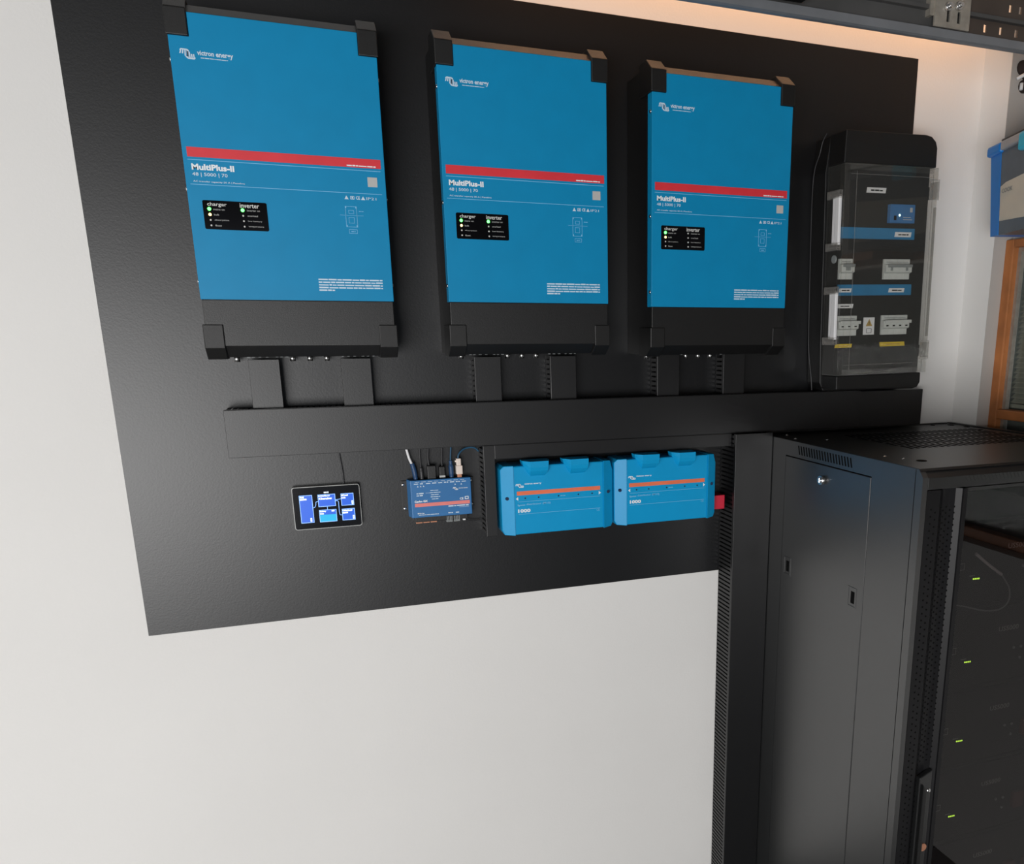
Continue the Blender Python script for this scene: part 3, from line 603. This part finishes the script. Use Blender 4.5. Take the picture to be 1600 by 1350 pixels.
# door
bm = B(); bx(bm, .012, W - .012, -.1270, -.1255, -.245, .220); door = LB('clear_door', bm, CLEARP)
bm = B()
bx(bm, -.002, .000, -.126, -.062, -.245, .220); bx(bm, W - .001, W + .001, -.126, -.062, -.245, .220)
bx(bm, -.001, W, -.126, -.062, .2185, .2205); bx(bm, -.001, W, -.126, -.062, -.2455, -.2435)
LB('door_side', bm, CLEARP, door)
bm = B(); frame_rect(bm, -.001, W + .001, -.245, .220, .013, -.1272, -.1250); LB('door_edge', bm, CLEARP, door)
bm = B()
for x_ in (.030, W - .014): bx(bm, x_, x_ + .0008, -.1276, -.1268, -.232, .205)
bx(bm, .015, W - .012, -.1276, -.1268, .198, .1988); bx(bm, .015, W - .012, -.1276, -.1268, -.2215, -.2208); LB('door_rib', bm, MILKP, door)
for z0, z1 in ((.048, .152), (-.162, -.056)):
    bm = B(); bx(bm, -.010, -.002, -.121, -.104, z0, z1, .002); bx(bm, -.006, -.002, -.098, -.090, z0, z1, .0012); LB('hinge_bar', bm, WHITE, door)
    for zz, (pa, pb) in ((z0 - .012, (z0 - .0085, z0 + .001)), (z1 - .004, (z1, z1 + .009))):
        bm = B(); frame_rect(bm, -.012, -.002, zz, zz + .017, .0018, -.122, -.076); bx(bm, -.010, -.004, -.121, -.078, zz + .004, zz + .008); LB('hinge_clip', bm, MILKP, door)
        bm = B(); bx(bm, -.0095, -.003, -.114, -.086, pa, pb); LB('hinge_pin', bm, DARK, door)
bm = B(); cyl(bm, (-.0035, -.098, .018), 'x', .009, .003, 18); LB('lock_boss', bm, GREYD, door)
for z0 in (.150, -.215):
    bm = B(); frame_rect(bm, W - .022, W + .005, z0, z0 + .045, .0022, -.1285, -.1255); bx(bm, W + .0012, W + .006, -.126, -.100, z0 + .004, z0 + .041); LB('latch_clip', bm, MILKP, door)
    bm = B(); bx(bm, W + .0065, W + .0095, -.090, -.066, z0 + .006, z0 + .034); LB('latch_slot', bm, DARK, door)
bm = B(); bx(bm, W + .0012, W + .004, -.124, -.116, -.16, .135, .001); LB('handle_bar', bm, MILKP, door)
bm = B(); tube(bm, [(1.305, -.056, 1.9430), (1.2975, -.052, 1.925), (1.2955, -.045, 1.90), (1.287, -.040, 1.865), (1.2865, -.036, 1.800), (1.290, -.036, 1.65), (1.295, -.036, 1.50), (1.2990, -.036, 1.45), (1.3050, -.040, 1.40), (1.3080, -.042, 1.366)], .0013, 8)
single('cable', bm, CABLEK, 'thin black wire running down beside the left edge of the breaker box', 'cable')

# ------------------------------------------------------------------ rack cabinet
RX, RX2, RY, RZ = 1.1819, 1.7830, -.5952, 1.2634
rk = thing('rack_cabinet', 'tall black rack cabinet with smoked glass door standing in the corner', 'rack cabinet', ((RX + RX2) / 2, -.30, 0))
K = lambda n, bm, m, p=None: link(n, bm, m, p or rk)
bm = B()
bx(bm, RX + .004, RX2, -.006, -.012, .03, RZ - .004)                       # back
bx(bm, RX2 - .003, RX2, -.585, -.012, .03, RZ - .004)                      # far side
bx(bm, RX + .003, RX2 - .003, RY + .012, -.012, .03, .05)                  # bottom
for xa, ya in ((RX + .02, -.56), (RX2 - .05, -.56), (RX + .02, -.06), (RX2 - .05, -.06)): bx(bm, xa, xa + .03, ya, ya + .03, 0, .03)
K('carcass', bm, CABB)
bm = B()                                                                    # left side: frame around a removable panel
prof = [(-.012, .03), (-.1407, .03), (-.1407, RZ - .001), (-.012, RZ - .001)]
bx(bm, RX, RX + .012, -.1395, -.012, .03, RZ - .001); bx(bm, RX, RX + .012, -.5865, -.4605, .03, RZ - .001)
bx(bm, RX, RX + .012, -.4605, -.1395, 1.2275, RZ - .001); bx(bm, RX, RX + .012, -.4605, -.1395, .03, .07)
prism(bm, [(-.5885, .03), (-.6075, .03), (-.6075, 1.248), (-.5952, RZ - .001), (-.5885, RZ - .001)], 'x', RX, RX + .012)
bx(bm, RX + .004, RX + .012, -.5890, -.5860, .03, RZ - .002)
K('side_frame', bm, CABS)
bm = B(); bx(bm, RX - .0008, RX + .008, -.4590, -.1410, .072, 1.2255, .0012); sp = K('side_panel', bm, CABS)
bm = B(); bx(bm, RX + .009, RX + .0115, -.4605, -.1395, .07, 1.2275); K('panel_gap', bm, DARK)
bm = B(); cyl(bm, (RX - .0100, -.2972, 1.1936), 'x', .0095, .0095, 24); cyl(bm, (RX - .0125, -.2972, 1.1936), 'x', .0065, .003, 20); bx(bm, RX - .0135, RX - .0120, -.2985, -.2960, 1.1890, 1.1980); K('round_lock', bm, STEEL, sp)
for yy, s in ((-.1680, 1), (-.4240, -1)):
    bm = B(); frame_rect(bm, 0, .030, 0, .044, .003, 0, .0016)
    bm.transform(Matrix.Translation((RX - .0018, yy + .015, .943)) @ Matrix.Rotation(math.radians(-90), 4, 'Z')); lt = K('slide_latch', bm, CABS, sp)
    bm = B(); bx(bm, RX - .0012, RX - .0002, yy - .008, yy + .004, .952, .978); K('latch_slot', bm, DARK, lt)
bm = B()
for k in range(20):                                                         # slanted air slots near the top of the side
    for q in range(1):
        yy = -.1960 - k * .0103
        prism(bm, [(yy, 1.2350), (yy - .0042, 1.2350), (yy + .0018, 1.2550), (yy + .0060, 1.2550)], 'x', RX - .0004, RX + .001)
K('side_vent', bm, DARK)
bm = B(); prism(bm, [(-.007, RZ - .004), (-.007, RZ), (-.5952, RZ), (-.6000, RZ - .004)], 'x', RX + .0005, RX2, .0006)
bx(bm, RX2 - .012, RX2 + .001, -.58, -.004, RZ, RZ + .003); bx(bm, RX + .02, RX2 - .02, -.014, -.007, RZ, RZ + .003)
tp = K('top_panel', bm, CABB)
bm = B()
for k in range(24):
    for q in range(5):
        xx = 1.345 + k * .0165; yy = -.375 + q * .051
        prism(bm, [(xx, yy), (xx + .007, yy), (xx + .007 + .004, yy + .042), (xx + .004, yy + .042)], 'z', RZ + .0001, RZ + .0006)
K('top_vent', bm, DARK, tp)
for xx, yy, r_ in ((1.252, -.5184, .010), (1.778 - .03, -.045, .009), (1.755, -.095, .008), (1.70, -.030, .006), (1.74, -.16, .006)):
    bm = B(); cyl(bm, (xx, yy, RZ + .0001), 'z', r_, .0007, 18); K('top_hole', bm, DARK, tp)
for xx, yy in ((1.222, -.445), (1.235, -.485), (1.205, -.14), (1.225, -.07), (1.265, -.18), (1.66, -.47)):
    bm = B(); dome(bm, (xx, yy, RZ), .004, 'z', 1, .5); K('top_screw', bm, STEEL, tp)
bm = B(); prism(bm, [(-.590, RZ - .0045), (-.5955, RZ - .0045), (-.6080, 1.247), (-.6080, 1.2255), (-.590, 1.2255)], 'x', RX + .0125, RX2, .0008)
for k in range(24): prism(bm, [(1.285 + k * .009, 1.236), (1.287 + k * .009, 1.236), (1.281 + k * .009, 1.2465), (1.279 + k * .009, 1.2465)], 'y', -.6085, -.6075)
K('header', bm, CABB)
# front door
DZ0, DZ1 = .06, 1.2235
def door_strip(mx):
    f = (lambda u: RX + .0125 + u) if mx == 0 else (lambda u: RX2 - .001 - u)
    pts = [(0, -.590), (0, -.6080), (.031, -.6075), (.036, -.6035), (.045, -.5985), (.060, -.5975), (.072, -.6010), (.081, -.6085), (.0815, -.6120), (.0905, -.6120), (.0905, -.594), (.078, -.590)]
    b_ = B(); prism(b_, [(f(a), c) for a, c in pts], 'z', DZ0, DZ1); return b_
dr = K('front_door', door_strip(0), CABD)
K('door_stile', door_strip(1), CABD, dr)
bm = B(); bx(bm, RX + .1035, RX2 - .092, -.607, -.592, DZ0, DZ0 + .05); bx(bm, RX + .1035, RX2 - .092, -.607, -.592, DZ1 - .006, DZ1); K('door_rail', bm, CABB, dr)
bm = B(); bx(bm, RX + .1000, RX2 - .092, -.606, -.602, DZ0 + .04, DZ1 - .005); K('glass_pane', bm, GLASSD, dr)
bm = B(); prof = [(.0, .031, -.6080, -.6075), (.031, .036, -.6075, -.6035), (.036, .045, -.6035, -.5985), (.045, .060, -.5985, -.5975), (.060, .072, -.5975, -.6010), (.072, .081, -.6010, -.6085)]
def ysurf(u):
    for a, b, c, d in prof:
        if a <= u <= b: return c + (d - c) * (u - a) / (b - a)
    return -.608
for ci, u in enumerate((.0115, .0215, .0400, .0480, .0555, .0640, .0725)):
    zz = 1.188 - (ci % 2) * .0065
    while zz > .12:
        if not (ci >= 3 and zz < .66):
            a, c = RX + .0125 + u, ysurf(u)
            cyl(bm, (a, c - .0005, zz), 'y', .0019, .0008, 6)
        zz -= .0135 if ci < 2 else .0118
K('door_perforation', bm, DARK, dr)
# swing handle on the door stile
bm = B(); prism(bm, [(1.2350, .335), (1.2655, .335), (1.2655, .645), (1.2350, .632)], 'y', -.6120, -.6000, .002); hd = K('swing_handle', bm, CABB, dr)
bm = B(); prism(bm, [(1.2380, .345), (1.2480, .345), (1.2480, .600), (1.2380, .622)], 'y', -.6220, -.6115, .002); K('handle_lever', bm, HOUS, hd)
bm = B(); dome(bm, (1.2590, -.6120, .600), .0055, 'y', -1, .6); K('handle_screw', bm, STEEL, hd)
bm = B(); cyl(bm, (1.2570, -.6150, .470), 'y', .0085, .004, 20); K('key_lock', bm, COPPER, hd)
# rack posts inside
for xa in (1.2665, 1.6770):
    bm = B(); bx(bm, xa, xa + .021, -.5540, -.5300, .05, 1.2255); K('rack_post', bm, CABB)
# battery modules
MODF = mat('module_face', (0.010, 0.009, 0.009), 0.5, spec=0.3, var=0.08, scale=30)
DIM = mat('grey_print', (0.34, 0.34, 0.34), 0.6)
names_ = ['topmost rack battery module, behind the loop of pale cable', 'second rack battery module from the top behind the smoked glass', 'third rack battery module from the top behind the smoked glass',
          'fourth rack battery module from the top behind the smoked glass', 'rack battery module below the fourth one, at the bottom edge of the photo']
for k in range(5):
    zb = .9620 - .1802 * k
    t = thing('battery_module', names_[k], 'battery module', (1.4825, -.30, zb), 'rack battery modules behind the smoked glass')
    bm = B(); bx(bm, 1.2890, 1.6760, -.5300, -.06, zb, zb + .1740); link('module_case', bm, HOUS, t)
    bm = B(); bx(bm, 1.2670, 1.6980, -.5600, -.5545, zb + .0005, zb + .1735, .0015); mf = link('face_plate', bm, MODF, t)
    bm = B(); bx(bm, 1.2665, 1.6985, -.5625, -.5600, zb + .0, zb + .005); bx(bm, 1.2665, 1.6985, -.5625, -.5600, zb + .169, zb + .1735); link('edge_lip', bm, MODF, mf)
    bm = B(); add_text(bm, 'US5000', 1.4540, 1.5080, zb + .1160, zb + .1270, -.5604, .01); words(bm, 1.360, 1.374, zb + .0665, .0022, -.5604, 5)
    frame_rect(bm, 1.333, 1.345, zb + .082, zb + .096, .001, -.5604, -.5600); frame_rect(bm, 1.300, 1.314, zb + .095, zb + .110, .001, -.5604, -.5600); link('face_lettering', bm, DIM, mf)
    bm = B()
    for q in range(4): dome(bm, (1.3715 + .0046 * q, -.5600, zb + .0605 - .0002 * q), .0019, 'y', -1, .7, 10)
    link('light_row', bm, LEDL, mf)
    if k == 3:
        bm = B(); dome(bm, (1.3330, -.5600, zb + .045), .0018, 'y', -1, .7, 10); link('status_light', bm, LEDW, mf)
    for xx, zz in ((1.520, .075), (1.520, .050), (1.500, .075)):
        bm = B(); cyl(bm, (xx, -.5625, zb + zz), 'y', .003, .0025, 12); link('face_screw', bm, GREYD, mf)
    for xx in (1.545, 1.600):
        bm = B(); prism(bm, rrect(xx, xx + .03, zb + .045, zb + .085, .006), 'y', -.5680, -.5600); link('power_socket', bm, mat('rust_socket', (0.10, 0.025, 0.015), 0.5), mf)
t = thing('patch_cable', 'pale grey cable looping in front of the topmost battery module behind the glass', 'cable', (1.3600, -.566, 1.08))
bm = B(); tube(bm, [(1.3660, -.565, 1.0770), (1.3990, -.568, 1.0520), (1.4340, -.570, 1.0280)], .0032, 10); link('plug_sleeve', bm, GREYP, t)
bm = B(); tube(bm, [(1.4340, -.570, 1.0280), (1.4560, -.572, .9980), (1.4590, -.572, .9700), (1.4380, -.572, .9540), (1.3950, -.571, .9560), (1.3400, -.570, .9720), (1.3000, -.568, .9800)], .0015, 8); link('cord', bm, GREYD, t)

# ------------------------------------------------------------------ overhead door rail
rl = thing('overhead_rail', 'dark steel track with slots crossing the top right above the black panel', 'rail', (1.0, -.45, 2.0205))
RL = lambda n, bm, m, p=None: link(n, bm, m, p or rl)
XA, XB = .30, 1.788
bm = B(); prism(bm, [(-.4500, 2.0205), (-.4440, 2.0190), (-.4350, 2.0190), (-.4350, 2.0220), (-.4440, 2.0225), (-.4470, 2.0235), (-.4470, 2.0330), (-.4500, 2.0340)], 'x', XA, XB); RL('lower_lip', bm, RAILL)
def web(z0, z1, y0, y1, slots, XA=1.345, XB=1.788):
    b_ = B(); xs = sorted([XA, XB] + [v for s in slots for v in (s[0], s[1])])
    for a, b in zip(xs[:-1], xs[1:]):
        hit = [s for s in slots if abs(s[0] - a) < 1e-6]
        if hit:
            s = hit[0]; bx(b_, a, b, y0, y1, z0, s[2]); bx(b_, a, b, y0, y1, s[3], z1)
        else: bx(b_, a, b, y0, y1, z0, z1)
    return b_
sl1 = [(1.3800 + .0375 * k, 1.3870 + .0375 * k, 2.0440, 2.0575) for k in range(9)]
sl2 = [(1.4360 + .0240 * k, 1.4425 + .0240 * k, 2.0835, 2.0965) for k in range(14)]
RL('slotted_web', web(2.0220, 2.0635, -.4380, -.4350, sl1), RAILB); RL('channel_web', web(2.0220, 2.0635, -.4380, -.4350, [], XA, 1.345), RAILM)
bm = B(); bx(bm, XA, XB, -.4480, -.4350, 2.0635, 2.0665); bx(bm, XA, XB, -.4480, -.4455, 2.0665, 2.0700); RL('middle_lip', bm, RAILM)
RL('slotted_web', web(2.0665, 2.1175, -.4380, -.4350, sl2), RAILB); RL('channel_web', web(2.0665, 2.1175, -.4380, -.4350, [], XA, 1.345), RAILM)
bm = B(); bx(bm, XA, XB, -.4500, -.4350, 2.1175, 2.1205); bx(bm, XA, XB, -.4500, -.4475, 2.1105, 2.1175); RL('upper_lip', bm, RAILM)
for xx in (.35, 1.72):
    bm = B(); bx(bm, xx, xx + .03, -.4460, -.4200, 2.1205, 2.5995); RL('hanger', bm, RAILM)
t = thing('rail_bracket', 'dull metal bracket plate with bolts and two slots, fixed to the overhead rail', 'bracket', (1.30, -.455, 2.03))
bm = B()
for a, b, c, d in ((1.2535, 1.2800, 2.0355, 2.1055), (1.2870, 1.3040, 2.0355, 2.1055), (1.3110, 1.3320, 2.0355, 2.1055)): bx(bm, a, b, -.4540, -.4505, c, d)
for a, b in ((1.2800, 1.2870), (1.3040, 1.3110)): bx(bm, a, b, -.4540, -.4505, 2.0355, 2.0445); bx(bm, a, b, -.4540, -.4505, 2.0635, 2.1055)
bx(bm, 1.2455, 1.2535, -.4505, -.4380, 2.0525, 2.0975)
link('plate', bm, ZINC, t)
for xx, zz in ((1.2800, 2.0675), (1.3030, 2.0715)):
    bm = B(); cyl(bm, (xx, -.4600, zz), 'y', .0075, .006, 6); cyl(bm, (xx, -.4660, zz), 'y', .0038, .007, 12); link('bolt', bm, STEEL, t)
bm = B(); tube(bm, [(1.262, -.462, 2.0935), (1.285, -.470, 2.0855), (1.318, -.470, 2.1005)], .0045, 8); tube(bm, [(1.2950, -.470, 2.0815), (1.3080, -.472, 2.0925)], .0075, 10); link('roller_shaft', bm, STEEL, t)
t = thing('rail_carriage', 'light grey box with black underside hanging on the overhead rail, cut by the photo top', 'carriage', (.93, -.455, 2.03))
bm = B(); bx(bm, .780, .9920, -.4760, -.4520, 2.0460, 2.1275, .003); link('casing', bm, GREYP, t)
bm = B(); bx(bm, .780, .9790, -.4740, -.4520, 2.0370, 2.0457); link('underside', bm, DARK, t)

# ------------------------------------------------------------------ storage tub on its shelf, right wall
a20 = math.radians(20)
ts = thing('storage_tub', 'blue ended storage tub with smoky side and white contents, above the window', 'storage tub', (1.699, -.148, 1.7255), rot=(0, 0, -a20))
TS = lambda n, bm, m, p=None: link(n, bm, m, p or ts, world=False)
# local: -y runs along the visible long side towards the camera, +x into the wall
bm = B()
sec = [(.006, 0), (.075, 0), (.075, .185), (0, .185)]
def taper(z): return .012 * (1 - z / .185)
V = []
def shell(bm, y0, y1, x0, x1):
    vs = []
    for z in (0, .185):
        tt = taper(z)
        vs += [bm.verts.new(p) for p in ((x0 + tt, y0 - (tt if y0 > -.01 else 0), z), (x1 - tt, y0 - (tt if y0 > -.01 else 0), z), (x1 - tt, y1, z), (x0 + tt, y1, z))]
    fs = [bm.faces.new([vs[i] for i in q]) for q in ((0, 1, 2, 3), (4, 7, 6, 5), (0, 4, 5, 1), (1, 5, 6, 2), (2, 6, 7, 3), (3, 7, 4, 0))]
    bmesh.ops.recalc_face_normals(bm, faces=fs)
shell(bm, 0, -.052, 0, .10); TS('blue_end', bm, TUBB)
bm = B(); shell(bm, -.053, -.36, .001, .099); TS('smoky_body', bm, TUBG)
bm = B(); prism(bm, [(-.058, .030), (-.340, .018), (-.340, .122), (-.085, .110), (-.058, .104)], 'x', lambda p: -.0012 + .012 * (1 - p[1] / .185), .02); TS('white_contents', bm, PAPER)
bm = B(); add_text(bm, 'COOK', -.068, -.120, .088, .098, -.0014 + .012 * .48 - .0004, .02, side='x'); TS('card_lettering', bm, GREYD)
bm = B(); bx(bm, -.008, .108, -.062, .009, .177, .200, .006); TS('blue_rim', bm, TUBB)
bm = B(); bx(bm, -.008, .108, -.37, -.0625, .180, .200, .004); TS('frosted_rim', bm, TUBL)
bm = B(); bx(bm, -.014, .004, -.225, -.160, .160, .198, .006); TS('clip', bm, TUBC)
bm = B(); bx(bm, -.002, .102, -.37, -.052, .2003, .206, .002); TS('lid', bm, HOUS)
bm = B(); bx(bm, 1.64, 1.789, -.90, -.45, 1.702, 1.7230, .002)
single('wall_shelf', bm, WOOD, 'orange wooden shelf on the right wall under the storage tub, beyond the photo edge', 'shelf')
bm = B(); bx(bm, 1.7905, 1.8495, -.70, -.0905, 1.942, 1.950)
single('ledge_strip', bm, HOUS, 'thin black ledge in the wall recess behind the storage tub', 'ledge')
t = thing('hanging_bundle', 'dark brown bundle with white ties hanging in the wall recess under the rail end', 'bundle', (1.825, -.0915, 2.05))
bm = B(); dome(bm, (1.8220, -.0916, 2.1200), .0170, 'y', -1, 1.0); dome(bm, (1.8360, -.0916, 2.1050), .0135, 'y', -1, 1.0); link('cloth', bm, CLOTH, t)
bm = B(); dome(bm, (1.8300, -.0916, 2.0800), .0150, 'y', -1, .9); link('cloth', bm, CLOTH, t)
bm = B(); tube(bm, [(1.8020, -.098, 2.0930), (1.8120, -.106, 2.0990), (1.8260, -.111, 2.1060)], .0042, 8); link('white_tie', bm, WHITE, t)
bm = B(); tube(bm, [(1.8150, -.102, 2.0840), (1.8145, -.102, 2.0690)], .0042, 8); link('white_tie', bm, WHITE, t)
